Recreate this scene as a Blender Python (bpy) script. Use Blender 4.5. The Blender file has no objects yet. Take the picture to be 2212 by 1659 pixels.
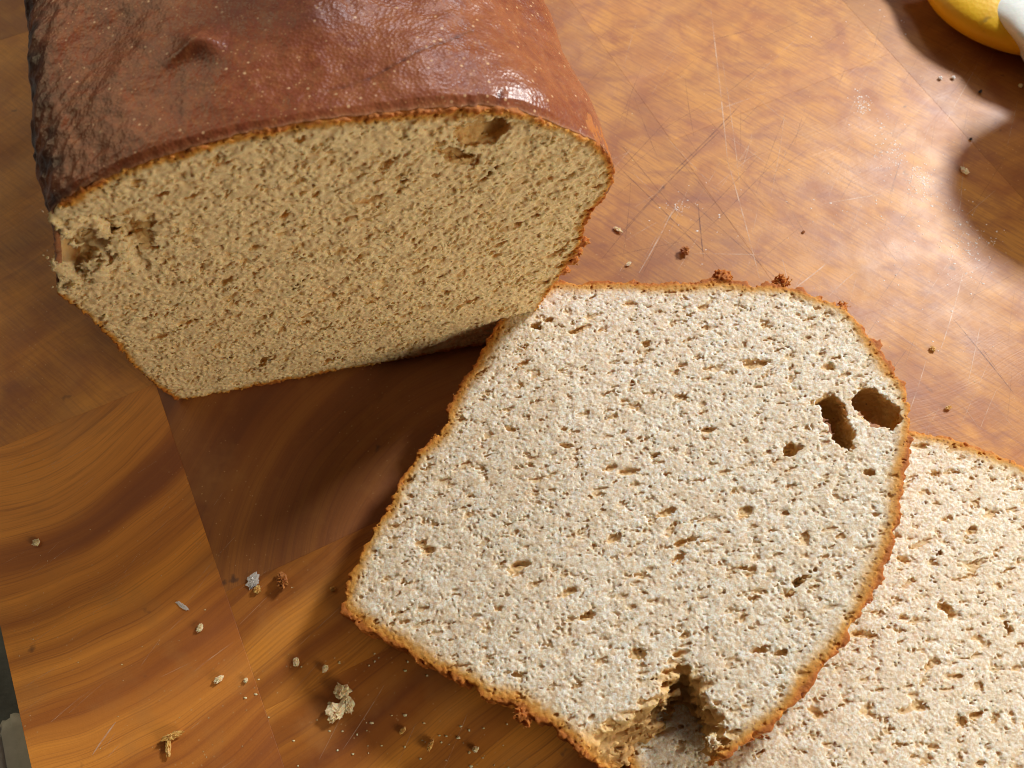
import bpy, math, random
import numpy as np
import openvdb as vdb

# ------------------------------------------------------------------ camera, world, light
S = bpy.context.scene
C = S.collection
MM = 0.001
HFOV, PITCH, CAMH = 65.0, 66.0, 0.22

cam_d = bpy.data.cameras.new('camera'); cam = bpy.data.objects.new('camera', cam_d); C.objects.link(cam)
cam_d.sensor_width = 36; cam_d.angle = math.radians(HFOV)
cam_d.clip_start = 0.005; cam_d.clip_end = 20
cam.location = (0, 0, CAMH); cam.rotation_euler = (math.radians(90 - PITCH), 0, 0)
cam_d.dof.use_dof = True; cam_d.dof.focus_distance = 0.205; cam_d.dof.aperture_fstop = 20.0
S.camera = cam

W = bpy.data.worlds.new('World'); S.world = W; W.use_nodes = True
W.node_tree.nodes['Background'].inputs[0].default_value = (1.0, 0.80, 0.55, 1)
W.node_tree.nodes['Background'].inputs[1].default_value = 0.04
S.view_settings.view_transform = 'Standard'; S.view_settings.look = 'None'
S.view_settings.exposure = 0.0; S.view_settings.gamma = 1.0
S.render.engine = 'CYCLES'
S.cycles.use_denoising = True
S.cycles.max_bounces = 8
S.cycles.filter_width = 0.95

def lamp(name, loc, target, size, power, col):
    d = bpy.data.lights.new(name, 'AREA'); d.shape = 'RECTANGLE'
    d.size, d.size_y = size; d.energy = power; d.color = col
    o = bpy.data.objects.new(name, d); C.objects.link(o); o.location = loc
    from mathutils import Vector
    o.rotation_euler = (Vector(target) - Vector(loc)).to_track_quat('-Z', 'Y').to_euler()
    return o
# the window to the upper right gives the shadows, a bright wall behind gives the sheen, the warm room lamp fills from the cook's side
lamp('window_light', (0.46, 0.485, 0.44), (0.0, 0.10, 0.0), (0.105, 0.105), 5.7, (0.985, 0.98, 0.96))
lamp('bright_wall_light', (0.26, 1.0, 1.05), (0.05, 0.14, 0.0), (0.7, 0.5), 1.5, (0.88, 0.90, 1.0))
lamp('room_lamp', (0.66, -0.36, 0.30), (0.0, 0.12, 0.03), (0.34, 0.26), 4.0, (1.0, 0.86, 0.64))
lamp('left_lamp', (-0.75, 0.55, 0.60), (-0.10, 0.10, 0.0), (0.75, 0.55), 1.8, (1.0, 0.78, 0.46))
lamp('ceiling_lamp', (0.17, 1.18, 0.86), (0.0, 0.12, 0.05), (0.16, 0.12), 2.2, (0.88, 0.92, 1.0))

# ------------------------------------------------------------------ helpers
IW, IH = 2212.0, 1659.0                          # the grid the photograph was measured in
FPX = IW / 2 / math.tan(math.radians(HFOV / 2))
_p = math.radians(PITCH)
FWD = np.array([0, math.cos(_p), -math.sin(_p)]); RGT = np.array([1., 0, 0]); UPV = np.cross(RGT, FWD)
CAM = np.array([0, 0, CAMH])
def ray(x, y):
    d = FWD * FPX + RGT * (x - IW / 2) + UPV * (IH / 2 - y); return d / np.linalg.norm(d)
def G(x, y, z=0.0):                              # point of the level plane z
    d = ray(x, y); return CAM + d * ((z - CAMH) / d[2])
def on_plane(x, y, A, n):
    d = ray(x, y); return CAM + d * (np.dot(A - CAM, n) / np.dot(d, n))
def project(P):
    Q = P - CAM; z = Q @ FWD
    return np.stack([IW / 2 + FPX * (Q @ RGT) / z, IH / 2 - FPX * (Q @ UPV) / z], -1)
def unit(v): v = np.asarray(v, float); return v / np.linalg.norm(v)

def tag(o, label=None, cat=None, group=None, kind=None):
    if label: o['label'] = label
    if cat: o['category'] = cat
    if group: o['group'] = group
    if kind: o['kind'] = kind
    return o
def empty(name, loc, rz=0.0):
    o = bpy.data.objects.new(name, None); C.objects.link(o); o.location = loc; o.rotation_euler = (0, 0, rz)
    o.empty_display_size = 0.01; return o
def mesh_np(name, V, F, mat, parent=None, attrs=None, smooth=True):
    """V (n,3) metres in world, F list of int arrays (k,3) / (k,4). Parent must sit unrotated; vertices are made local to it."""
    F = [f for f in F if len(f)]
    me = bpy.data.meshes.new(name)
    off = np.array(parent.location) if parent is not None else np.zeros(3)
    if parent is not None and parent.parent is not None: off = off + np.array(parent.parent.location)
    me.vertices.add(len(V)); me.vertices.foreach_set('co', (V - off).astype(np.float32).ravel())
    flat = np.concatenate([f.ravel() for f in F]).astype(np.int32)
    tot = np.concatenate([np.full(len(f), f.shape[1]) for f in F]).astype(np.int32)
    st = np.concatenate([[0], np.cumsum(tot)[:-1]]).astype(np.int32)
    me.loops.add(len(flat)); me.loops.foreach_set('vertex_index', flat)
    me.polygons.add(len(tot)); me.polygons.foreach_set('loop_start', st)
    me.polygons.foreach_set('use_smooth', np.full(len(tot), smooth))
    for k, v in (attrs or {}).items():
        if v.ndim == 1:
            a = me.attributes.new(k, 'FLOAT', 'POINT'); a.data.foreach_set('value', v.astype(np.float32))
        else:
            a = me.attributes.new(k, 'FLOAT_VECTOR', 'POINT'); a.data.foreach_set('vector', v.astype(np.float32).ravel())
    me.update(calc_edges=True); me.validate()
    me.materials.append(mat)
    o = bpy.data.objects.new(name, me); C.objects.link(o)
    if parent is not None: o.parent = parent
    return o
def compact(V, F, keep, attrs):
    Fs = [f[k] for f, k in zip(F, keep)]
    used = np.zeros(len(V), bool)
    for f in Fs: used[f.ravel()] = True
    m = np.cumsum(used) - 1
    return V[used], [m[f] for f in Fs], {k: v[used] for k, v in attrs.items()}

def spline(pts, n):                              # closed Catmull-Rom, resampled by length
    P = np.asarray(pts, float); m = len(P); out = []
    for i in range(m):
        a, b, c, d = P[i - 1], P[i], P[(i + 1) % m], P[(i + 2) % m]
        t = np.linspace(0, 1, 16, endpoint=False)[:, None]
        out.append(0.5 * ((2 * b) + (c - a) * t + (2 * a - 5 * b + 4 * c - d) * t**2 + (3 * b - a - 3 * c + d) * t**3))
    Q = np.concatenate(out); Q = np.concatenate([Q, Q[:1]])
    L = np.concatenate([[0], np.cumsum(np.linalg.norm(np.diff(Q, axis=0), axis=1))])
    s = np.linspace(0, L[-1], n, endpoint=False)
    return np.stack([np.interp(s, L, Q[:, k]) for k in range(Q.shape[1])], -1)
def poly_sdf(X, Y, P):                           # negative inside
    d = np.full(X.shape, 1e9); ins = np.zeros(X.shape, bool)
    for i in range(len(P)):
        a, b = P[i - 1], P[i]
        ex, ey = b - a; wx, wy = X - a[0], Y - a[1]
        t = np.clip((wx * ex + wy * ey) / (ex * ex + ey * ey + 1e-12), 0, 1)
        d = np.minimum(d, (wx - ex * t)**2 + (wy - ey * t)**2)
        c = ((a[1] > Y) != (b[1] > Y))
        if c.any(): ins ^= c & (X < a[0] + (Y - a[1]) * ex / (ey if abs(ey) > 1e-12 else 1e-12))
    d = np.sqrt(d); return np.where(ins, -d, d)
def fnoise(shape, h, lam, aniso=None, ang=0.0, bw=0.45, seed=0):
    """band-passed gaussian noise, unit variance; aniso = stretch of the first axis after a turn by ang in the 0-1 plane"""
    rng = np.random.default_rng(seed); nd = len(shape)
    w = np.fft.rfftn(rng.standard_normal(shape))
    ks = [np.fft.fftfreq(n, h) for n in shape[:-1]] + [np.fft.rfftfreq(shape[-1], h)]
    K = np.meshgrid(*ks, indexing='ij', sparse=True)
    c, s = math.cos(ang), math.sin(ang)
    k0 = K[0] * c + K[1] * s; k1 = -K[0] * s + K[1] * c
    r2 = (k0 * (aniso or 1.0))**2 + k1**2
    if nd == 3: r2 = r2 + K[2]**2
    r = np.sqrt(r2) * lam
    w *= np.exp(-((r - 1) / bw)**2)
    n = np.fft.irfftn(w, s=shape).astype(np.float32)
    return n / n.std()
def bil(A, x, y):
    x = np.clip(x, 0, A.shape[0] - 1.001); y = np.clip(y, 0, A.shape[1] - 1.001)
    i = x.astype(int); j = y.astype(int); fx = x - i; fy = y - j
    return A[i, j] * (1 - fx) * (1 - fy) + A[i + 1, j] * fx * (1 - fy) + A[i, j + 1] * (1 - fx) * fy + A[i + 1, j + 1] * fx * fy

# ------------------------------------------------------------------ materials
def new_mat(name):
    m = bpy.data.materials.new(name); m.use_nodes = True
    nt = m.node_tree; b = nt.nodes['Principled BSDF']
    return m, nt, b
def N(nt, t, **kw):
    n = nt.nodes.new(t)
    for k, v in kw.items(): setattr(n, k, v)
    return n
def L(nt, a, b): nt.links.new(a, b)
def ramp(nt, fac, stops, interp='LINEAR'):
    r = N(nt, 'ShaderNodeValToRGB'); r.color_ramp.interpolation = interp
    e = r.color_ramp.elements
    while len(e) < len(stops): e.new(0.5)
    for el, (p, c) in zip(e, stops):
        el.position = p; el.color = (*c, 1) if len(c) == 3 else c
    L(nt, fac, r.inputs[0]); return r.outputs[0]
def g(v): return (v, v, v)
def noise(nt, vec, scale, detail=4, rough=0.55, dist=0.0):
    n = N(nt, 'ShaderNodeTexNoise'); n.inputs['Scale'].default_value = scale
    n.inputs['Detail'].default_value = detail; n.inputs['Roughness'].default_value = rough
    n.inputs['Distortion'].default_value = dist
    if vec is not None: L(nt, vec, n.inputs['Vector'])
    return n.outputs[0]
def math_(nt, op, a, b=None, c=None, clamp=False):
    n = N(nt, 'ShaderNodeMath', operation=op); n.use_clamp = clamp
    for i, v in enumerate((a, b, c)):
        if v is None: continue
        if isinstance(v, (int, float)): n.inputs[i].default_value = v
        else: L(nt, v, n.inputs[i])
    return n.outputs[0]
def mix(nt, f, a, b, mode='MIX'):
    n = N(nt, 'ShaderNodeMix', data_type='RGBA', blend_type=mode)
    for sock, v in ((n.inputs[0], f), (n.inputs[6], a), (n.inputs[7], b)):
        if isinstance(v, (int, float)): sock.default_value = v
        elif isinstance(v, tuple): sock.default_value = (*v, 1)
        else: L(nt, v, sock)
    return n.outputs[2]
def bump(nt, h, dist, strength=1.0, prev=None):
    b = N(nt, 'ShaderNodeBump'); b.inputs['Distance'].default_value = dist; b.inputs['Strength'].default_value = strength
    L(nt, h, b.inputs['Height'])
    if prev is not None: L(nt, prev, b.inputs['Normal'])
    return b.outputs[0]
def attr(nt, name):
    a = N(nt, 'ShaderNodeAttribute'); a.attribute_name = name; return a
def mapping(nt, vec, scale=(1, 1, 1), rot=(0, 0, 0)):
    m = N(nt, 'ShaderNodeMapping'); m.inputs['Scale'].default_value = scale; m.inputs['Rotation'].default_value = rot
    L(nt, vec, m.inputs[0]); return m.outputs[0]

def bread_mat(name, crumb_a, crumb_b, cell, wid=8.0):
    m, nt, b = new_mat(name)
    ed = attr(nt, 'edge').outputs['Fac']         # mm inside the outer skin
    pos = attr(nt, 'loc').outputs['Vector']      # mm
    nz = noise(nt, pos, 0.6, 6, 0.7)
    e2 = math_(nt, 'ADD', ed, math_(nt, 'MULTIPLY', math_(nt, 'SUBTRACT', nz, 0.5), 3.2))
    e2 = math_(nt, 'ADD', e2, math_(nt, 'MULTIPLY', math_(nt, 'SUBTRACT', noise(nt, pos, 0.05, 2, 0.5), 0.5), 5.0))
    e3 = math_(nt, 'DIVIDE', e2, wid, clamp=True)
    crumb = mix(nt, ramp(nt, noise(nt, pos, 1.1, 6, 0.85), [(0.44, g(0)), (0.55, g(1))]), crumb_a, crumb_b)
    crumb = mix(nt, ramp(nt, noise(nt, pos, 0.16, 3, 0.6), [(0.38, g(0)), (0.62, g(0.35))]), crumb, crumb_b)
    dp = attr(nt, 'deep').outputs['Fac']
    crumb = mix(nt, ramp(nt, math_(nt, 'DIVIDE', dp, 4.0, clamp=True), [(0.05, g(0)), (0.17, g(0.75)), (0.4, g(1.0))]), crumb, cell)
    crumb = mix(nt, ramp(nt, math_(nt, 'DIVIDE', dp, 8.0, clamp=True), [(0.2, g(0)), (0.7, g(0.7))]), crumb, (0.40, 0.21, 0.06))  # deep holes turn darker brown with depth: their shade is put into the colour
    fleck = ramp(nt, noise(nt, pos, 0.7, 2, 0.4), [(0.66, g(0)), (0.72, g(1))])
    crumb = mix(nt, math_(nt, 'MULTIPLY', fleck, 0.45), crumb, (0.62, 0.33, 0.15))
    dk = N(nt, 'ShaderNodeTexVoronoi'); dk.inputs['Scale'].default_value = 0.24; L(nt, pos, dk.inputs['Vector'])
    dkf = ramp(nt, dk.outputs['Distance'], [(0.035, g(1)), (0.06, g(0))])
    crumb = mix(nt, math_(nt, 'MULTIPLY', dkf, 0.8), crumb, (0.09, 0.075, 0.05))
    crust = ramp(nt, e3, [(0.0, (0.42, 0.13, 0.018)), (0.06, (0.50, 0.17, 0.022)), (0.15, (0.64, 0.27, 0.04)), (0.30, (0.62, 0.33, 0.09)), (0.6, (0.72, 0.50, 0.24))])
    vz = N(nt, 'ShaderNodeTexVoronoi'); vz.inputs['Scale'].default_value = 0.75; L(nt, pos, vz.inputs['Vector'])
    crust = mix(nt, math_(nt, 'MULTIPLY', ramp(nt, vz.outputs['Distance'], [(0.16, g(1)), (0.3, g(0))]), ramp(nt, noise(nt, pos, 0.25, 2), [(0.45, g(0)), (0.6, g(.8))])), crust, (0.20, 0.055, 0.012))
    f = ramp(nt, e3, [(0.30, g(0)), (0.68, g(1))])
    col = mix(nt, f, crust, crumb)
    L(nt, col, b.inputs['Base Color'])
    b.inputs['Roughness'].default_value = 0.62
    b.inputs['Specular IOR Level'].default_value = 0.35
    b.inputs['Subsurface Weight'].default_value = 0.3
    b.inputs['Subsurface Radius'].default_value = (1.0, 0.5, 0.2)
    b.inputs['Subsurface Scale'].default_value = 0.0028
    L(nt, bump(nt, noise(nt, pos, 2.6, 4, 0.75), 0.0003, 0.6), b.inputs['Normal'])
    return m
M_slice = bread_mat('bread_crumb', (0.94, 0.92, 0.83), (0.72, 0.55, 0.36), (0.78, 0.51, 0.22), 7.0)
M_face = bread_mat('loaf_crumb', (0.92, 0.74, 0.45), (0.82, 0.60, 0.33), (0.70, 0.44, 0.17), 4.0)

def crust_mat():
    m, nt, b = new_mat('baked_crust')
    pos = attr(nt, 'loc').outputs['Vector']; burn = attr(nt, 'burn').outputs['Fac']; pale = attr(nt, 'pale').outputs['Fac']
    big = noise(nt, pos, 0.035, 4, 0.6)
    c = mix(nt, ramp(nt, big, [(0.35, g(0)), (0.65, g(1))]), (0.215, 0.054, 0.023), (0.31, 0.100, 0.042))
    med = noise(nt, pos, 0.5, 5, 0.7)
    c = mix(nt, ramp(nt, med, [(0.45, g(0)), (0.7, g(0.55))]), c, (0.40, 0.15, 0.05))
    c = mix(nt, ramp(nt, noise(nt, pos, 0.22, 3, 0.6), [(0.5, g(0)), (0.7, g(0.5))]), c, (0.17, 0.040, 0.024))
    v = N(nt, 'ShaderNodeTexVoronoi'); v.inputs['Scale'].default_value = 0.42; L(nt, pos, v.inputs['Vector'])
    vs = ramp(nt, v.outputs['Distance'], [(0.09, g(1)), (0.16, g(0))])
    vk = ramp(nt, noise(nt, pos, 0.12, 2), [(0.38, g(0)), (0.52, g(1))])
    c = mix(nt, math_(nt, 'MULTIPLY', math_(nt, 'MULTIPLY', vs, vk), 0.85), c, (0.70, 0.44, 0.24))
    vt = N(nt, 'ShaderNodeTexVoronoi'); vt.inputs['Scale'].default_value = 0.95; L(nt, pos, vt.inputs['Vector'])
    c = mix(nt, math_(nt, 'MULTIPLY', ramp(nt, vt.outputs['Distance'], [(0.10, g(1)), (0.22, g(0))]), ramp(nt, noise(nt, pos, 0.3, 3), [(0.46, g(0)), (0.60, g(.75))])), c, (0.62, 0.34, 0.16))
    c = mix(nt, burn, c, (0.055, 0.022, 0.020))
    c = mix(nt, pale, c, (0.43, 0.21, 0.11))
    L(nt, c, b.inputs['Base Color'])
    rr = ramp(nt, noise(nt, pos, 0.3, 4, 0.6), [(0.3, g(0.24)), (0.7, g(0.38))])
    L(nt, rr, b.inputs['Roughness'])
    b.inputs['Specular IOR Level'].default_value = 0.42
    b.inputs['Coat Weight'].default_value = 0.0
    b.inputs['Subsurface Weight'].default_value = 0.08; b.inputs['Subsurface Scale'].default_value = 0.001
    n1 = bump(nt, noise(nt, pos, 1.3, 4, 0.6), 0.00014, 0.35)
    v2 = N(nt, 'ShaderNodeTexVoronoi'); v2.inputs['Scale'].default_value = 1.3; L(nt, pos, v2.inputs['Vector'])
    n2 = bump(nt, v2.outputs['Distance'], 0.00025, 0.35, n1)
    L(nt, n2, b.inputs['Normal']); return m
M_crust = crust_mat()

def wood_mat():
    m, nt, b = new_mat('board_wood')
    rp = attr(nt, 'ring').outputs['Vector']; tone = attr(nt, 'tone').outputs['Fac']; red = attr(nt, 'red').outputs['Fac']
    pos = attr(nt, 'loc').outputs['Vector']
    sep = N(nt, 'ShaderNodeSeparateXYZ'); L(nt, rp, sep.inputs[0])
    wob = math_(nt, 'MULTIPLY', math_(nt, 'SUBTRACT', noise(nt, pos, 0.02, 2, 0.5), 0.5), 9.0)
    r = math_(nt, 'SQRT', math_(nt, 'ADD', math_(nt, 'MULTIPLY', sep.outputs[0], sep.outputs[0]), math_(nt, 'MULTIPLY', sep.outputs[1], sep.outputs[1])))
    r = math_(nt, 'ADD', r, wob)
    th = math_(nt, 'ARCTAN2', sep.outputs[1], sep.outputs[0])
    cb = N(nt, 'ShaderNodeCombineXYZ'); L(nt, r, cb.inputs[0]); L(nt, math_(nt, 'MULTIPLY', th, 4.0), cb.inputs[1]); L(nt, sep.outputs[2], cb.inputs[2])
    g1 = noise(nt, cb.outputs[0], 0.085, 3, 0.5)            # broad bands
    g2 = noise(nt, mapping(nt, cb.outputs[0], (1, 0.5, 1)), 0.42, 6, 0.7)   # fine lines
    g3 = noise(nt, mapping(nt, cb.outputs[0], (1, 0.25, 1)), 2.2, 4, 0.6)
    base = mix(nt, ramp(nt, g1, [(0.42, g(0)), (0.60, g(1))]), (0.27, 0.086, 0.014), (0.52, 0.205, 0.030))
    base = mix(nt, ramp(nt, g1, [(0.30, g(0.85)), (0.40, g(0))]), base, (0.16, 0.045, 0.013))
    base = mix(nt, ramp(nt, g2, [(0.32, g(0.55)), (0.44, g(0))]), base, (0.16, 0.045, 0.013))
    base = mix(nt, ramp(nt, g3, [(0.35, g(0.35)), (0.5, g(0))]), base, (0.13, 0.04, 0.016))
    base = mix(nt, red, base, (0.23, 0.080, 0.040))
    calm = attr(nt, 'calm').outputs['Fac']
    soft = mix(nt, ramp(nt, noise(nt, pos, 0.07, 4, .55, .6), [(.36, g(0)), (.62, g(1))]), (0.34, 0.125, 0.036), (0.54, 0.245, 0.048))
    soft = mix(nt, ramp(nt, noise(nt, mapping(nt, pos, (.35, 1, 1), (0, 0, math.radians(-38))), 0.13, 4, .6), [(.56, g(0)), (.70, g(.55))]), soft, (0.20, 0.065, 0.045))
    fib = noise(nt, mapping(nt, mapping(nt, pos, (1, 1, 1), (0, 0, math.radians(38))), (.06, 1, 1)), 1.1, 5, .7)
    soft = mix(nt, ramp(nt, fib, [(.38, g(.55)), (.55, g(0))]), soft, (0.22, 0.08, 0.04))
    base = mix(nt, calm, base, soft)
    hsv = N(nt, 'ShaderNodeHueSaturation'); L(nt, base, hsv.inputs['Color']); L(nt, tone, hsv.inputs['Value'])
    base = hsv.outputs[0]
    blot = noise(nt, pos, 0.05, 4, 0.6)
    base = mix(nt, ramp(nt, blot, [(0.52, g(0)), (0.72, g(0.5))]), base, (0.42, 0.19, 0.055))
    st = ramp(nt, noise(nt, pos, 0.11, 3, 0.5), [(0.71, g(0)), (0.76, g(0.7))])
    base = mix(nt, st, base, (0.05, 0.03, 0.028))
    v = N(nt, 'ShaderNodeTexVoronoi'); v.inputs['Scale'].default_value = 0.5; L(nt, pos, v.inputs['Vector'])
    sp = ramp(nt, v.outputs['Distance'], [(0.07, g(0.6)), (0.13, g(0))])
    base = mix(nt, math_(nt, 'MULTIPLY', sp, ramp(nt, noise(nt, pos, 0.03, 2), [(0.45, g(0)), (0.6, g(1))])), base, (0.60, 0.36, 0.16))
    L(nt, base, b.inputs['Base Color'])
    rr = ramp(nt, noise(nt, pos, 0.06, 5, 0.65), [(0.3, g(0.40)), (0.7, g(0.58))])
    L(nt, rr, b.inputs['Roughness'])
    b.inputs['Specular IOR Level'].default_value = 0.42
    b.inputs['Coat Weight'].default_value = 0.05; b.inputs['Coat Roughness'].default_value = 0.3
    n1 = bump(nt, g3, 0.00012, 0.4)
    n2 = bump(nt, noise(nt, pos, 0.8, 4, 0.7), 0.0002, 0.25, n1)
    L(nt, n2, b.inputs['Normal']); return m
M_wood = wood_mat()

def simple(name, col, rough=0.6, nscale=None, col2=None, bmp=0.0002, bscale=800, sss=0.0, spec=0.5, alpha=None):
    m, nt, b = new_mat(name)
    tc = N(nt, 'ShaderNodeTexCoord').outputs['Object']
    if nscale: L(nt, mix(nt, ramp(nt, noise(nt, tc, nscale, 5, 0.6), [(0.35, g(0)), (0.65, g(1))]), col, col2), b.inputs['Base Color'])
    else: b.inputs['Base Color'].default_value = (*col, 1)
    b.inputs['Roughness'].default_value = rough; b.inputs['Specular IOR Level'].default_value = spec
    if sss: b.inputs['Subsurface Weight'].default_value = sss; b.inputs['Subsurface Scale'].default_value = 0.0028
    if alpha is not None: b.inputs['Alpha'].default_value = alpha
    L(nt, bump(nt, noise(nt, tc, bscale, 4, 0.6), bmp, 0.6), b.inputs['Normal'])
    return m
M_crumb_w = simple('crumb_pale', (0.85, 0.74, 0.52), 0.7, 900, (0.72, 0.52, 0.28), sss=0.3)
M_crumb_o = simple('crumb_toasted', (0.50, 0.20, 0.045), 0.5, 900, (0.26, 0.07, 0.015))
M_crumb_y = simple('crumb_golden', (0.72, 0.46, 0.14), 0.5, 900, (0.45, 0.22, 0.05), sss=0.2)
M_flour = simple('flour', (0.86, 0.84, 0.82), 0.5)
M_dark = simple('burnt_bit', (0.03, 0.02, 0.015), 0.6)

# ------------------------------------------------------------------ worktop and board
def lerp(a, b, t): return a + (b - a) * t
m_ = simple('worktop_dark_stone', (0.08, 0.09, 0.09), 0.5, 30, (0.20, 0.24, 0.26), bmp=0.0004, bscale=300)
V = np.array([(-0.8, -0.5, -0.046), (0.9, -0.5, -0.046), (0.9, 1.1, -0.046), (-0.8, 1.1, -0.046)])
ws = mesh_np('worktop', V, [np.array([[0, 1, 2, 3]])], m_); tag(ws, kind='structure')

E0 = G(0, 1350); E1 = G(68, 1659)
adir = unit((E0 - E1)[:2]); bdir = np.array([adir[1], -adir[0]])          # along the board's edge, and across it to the right
def ab(x, y, z=0.0): q = G(x, y, z)[:2] - E0[:2]; return np.array([q @ adir, q @ bdir]) * 1000
def from_ab(a, b_): return E0[:2] + (adir * a + bdir * b_) * MM
board = empty('cutting_board', (float(G(1106, 900)[0]), float(G(1106, 900)[1]), -0.030))
tag(board, 'orange brown wooden cutting board of glued blocks under all the bread', 'cutting board')
b2 = ab(415, 1065)[1]; b3 = ab(1965, 160)[1]
cols = [0.0, b2]
print('b2,b3', b2, b3); n_in = max(1, round((b3 - b2) / 85.0))
for k in range(1, n_in + 1): cols.append(b2 + (b3 - b2) * k / n_in)
while cols[-1] < 560: cols.append(cols[-1] + 80)
rng = random.Random(11)
a_lo, a_hi = ab(68, 1659)[0] - 60, ab(1500, 0)[0] + 130
ring_left = G(10, 700)[:2]
cutA = ab(480, 1282)[0]; cutB = ab(2060, 420)[0]
for ci in range(len(cols) - 1):
    a = a_lo - rng.uniform(0, 40); cuts = [a]
    while a < a_hi: a += rng.uniform(170, 330); cuts.append(a)
    if ci == 0: cuts = [a_lo - 30, ab(150, 905)[0], ab(60, 200)[0] + 30, a_hi]
    if ci == 1: cuts = [a_lo - 30, ab(560, 1540)[0], cutA, cutA + 118, cutA + 215, a_hi]
    for k in range(len(cuts) - 1):
        a0, a1 = cuts[k], cuts[k + 1]; c0, c1 = cols[ci], cols[ci + 1]
        if ci == 0 and k == 0: pass
        ch = 0.05
        ring = []; Vb = []
        for (ins, z) in ((0.0, -30.0), (0.0, -ch), (ch, 0.0)):
            for (aa, bb) in ((a0 + ins, c0 + ins), (a0 + ins, c1 - ins), (a1 - ins, c1 - ins), (a1 - ins, c0 + ins)):
                q = from_ab(aa, bb); Vb.append((q[0], q[1], z * MM))
        Vb = np.array(Vb)
        F4 = [(0, 3, 2, 1), (8, 9, 10, 11)]
        for r_ in (0, 4):
            for j in range(4): F4.append((r_ + j, r_ + (j + 1) % 4, r_ + 4 + (j + 1) % 4, r_ + 4 + j))
        cen = from_ab((a0 + a1) / 2, (c0 + c1) / 2)
        if ci == 0 and k < 1: rc = ring_left
        else:
            th = math.radians(rng.choice([125, 128, 135, 140, -50, -42]) + rng.uniform(-8, 8)); rad = rng.uniform(0.10, 0.32)
            rc = cen + np.array([math.cos(th), math.sin(th)]) * rad
        rv = np.zeros_like(Vb); rv[:, :2] = (Vb[:, :2] - rc) * 1000; rv[:, 2] = Vb[:, 2] * 1000 + rng.uniform(0, 900)
        tone = {(1, 2): 0.95, (1, 1): 1.15, (1, 0): 1.2, (0, 0): 1.5, (0, 1): 1.3}.get((ci, k), rng.uniform(0.95, 1.2))
        tone = 1.14 if ci == 3 else 0.98 if ci == 4 else tone
        red = 0.5 if ci == 4 else {(1, 1): 0.0, (1, 0): 0.0, (0, 1): 0.0}.get((ci, k), rng.choice([0.0, 0.1, 0.35, 0.5]))
        o = mesh_np('block', Vb, [np.array(F4)], M_wood, board, {'calm': np.full(len(Vb), 0.55 if ci == 4 or (ci == 0 and k > 0) else 0.82 if ci >= 2 or (ci == 1 and k > 2) else 0.0), 'ring': rv, 'tone': np.full(len(Vb), tone), 'red': np.full(len(Vb), red), 'loc': Vb * 1000}, smooth=False)

# knife marks: shallow scored lines, filled dark or worn pale
def alpha_mat(name, col, alpha):
    m, nt, b = new_mat(name); b.inputs['Base Color'].default_value = (*col, 1); b.inputs['Roughness'].default_value = 0.45
    pos = N(nt, 'ShaderNodeTexCoord').outputs['Object']
    L(nt, ramp(nt, noise(nt, pos, 260, 4, 0.7), [(0.36, g(alpha * 0.15)), (0.62, g(alpha))]), b.inputs['Alpha']); return m
M_scD = alpha_mat('scratch_dark', (0.12, 0.045, 0.045), 0.58)
M_scL = alpha_mat('scratch_pale', (0.80, 0.58, 0.42), 0.7)
def ribbons(name, segs, mat, z):
    Vs, Fs = [], []; n0 = 0; r = random.Random(5)
    for (x0, y0, x1, y1, w) in segs:
        p, q = G(x0, y0), G(x1, y1); d = unit((q - p)[:2]); nn = np.array([-d[1], d[0]])
        K = 9; bow = r.uniform(-1, 1) * np.linalg.norm(q - p) * 0.012
        for k in range(K):
            t = k / (K - 1); c = lerp(p[:2], q[:2], t) + nn * bow * 4 * t * (1 - t)
            ww = w * MM * 0.5 * max(0.12, math.sin(math.pi * min(1, max(0, t * 0.94 + 0.03))) ** 0.5)
            Vs += [(*(c - nn * ww), z), (*(c + nn * ww), z)]
            if k: Fs.append((n0 + 2 * k - 2, n0 + 2 * k, n0 + 2 * k + 1, n0 + 2 * k - 1))
        n0 += 2 * K
    return mesh_np(name, np.array(Vs), [np.array(Fs)], mat, board, smooth=False)
dark = [(1400, 355, 1720, 640, .22), (1320, 345, 1560, 585, .3), (1510, 235, 1590, 330, .18), (1445, 320, 1640, 560, .16), (1330, 300, 1470, 470, .22),
        (1600, 225, 1440, 385, .35), (1580, 260, 1340, 505, .3), (1450, 250, 1310, 400, .2), (1645, 330, 1420, 560, .18), (1520, 560, 1508, 440, .4),
        (1700, 320, 1500, 520, .15), (1480, 170, 1500, 300, .15), (1600, 230, 1600, 330, .12), (1370, 210, 1420, 340, .14), (1555, 330, 1680, 480, .14),
        (1290, 560, 1480, 520, .12), (1440, 400, 1300, 560, .2), (1750, 330, 1850, 400, .14), (1660, 130, 1560, 210, .16), (1530, 90, 1640, 60, .14),
        (2060, 690, 2190, 850, .35), (1760, 640, 1850, 720, .14), (1390, 130, 1340, 260, .1), (1700, 240, 1640, 400, .12), (1960, 560, 1890, 660, .12)]
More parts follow.
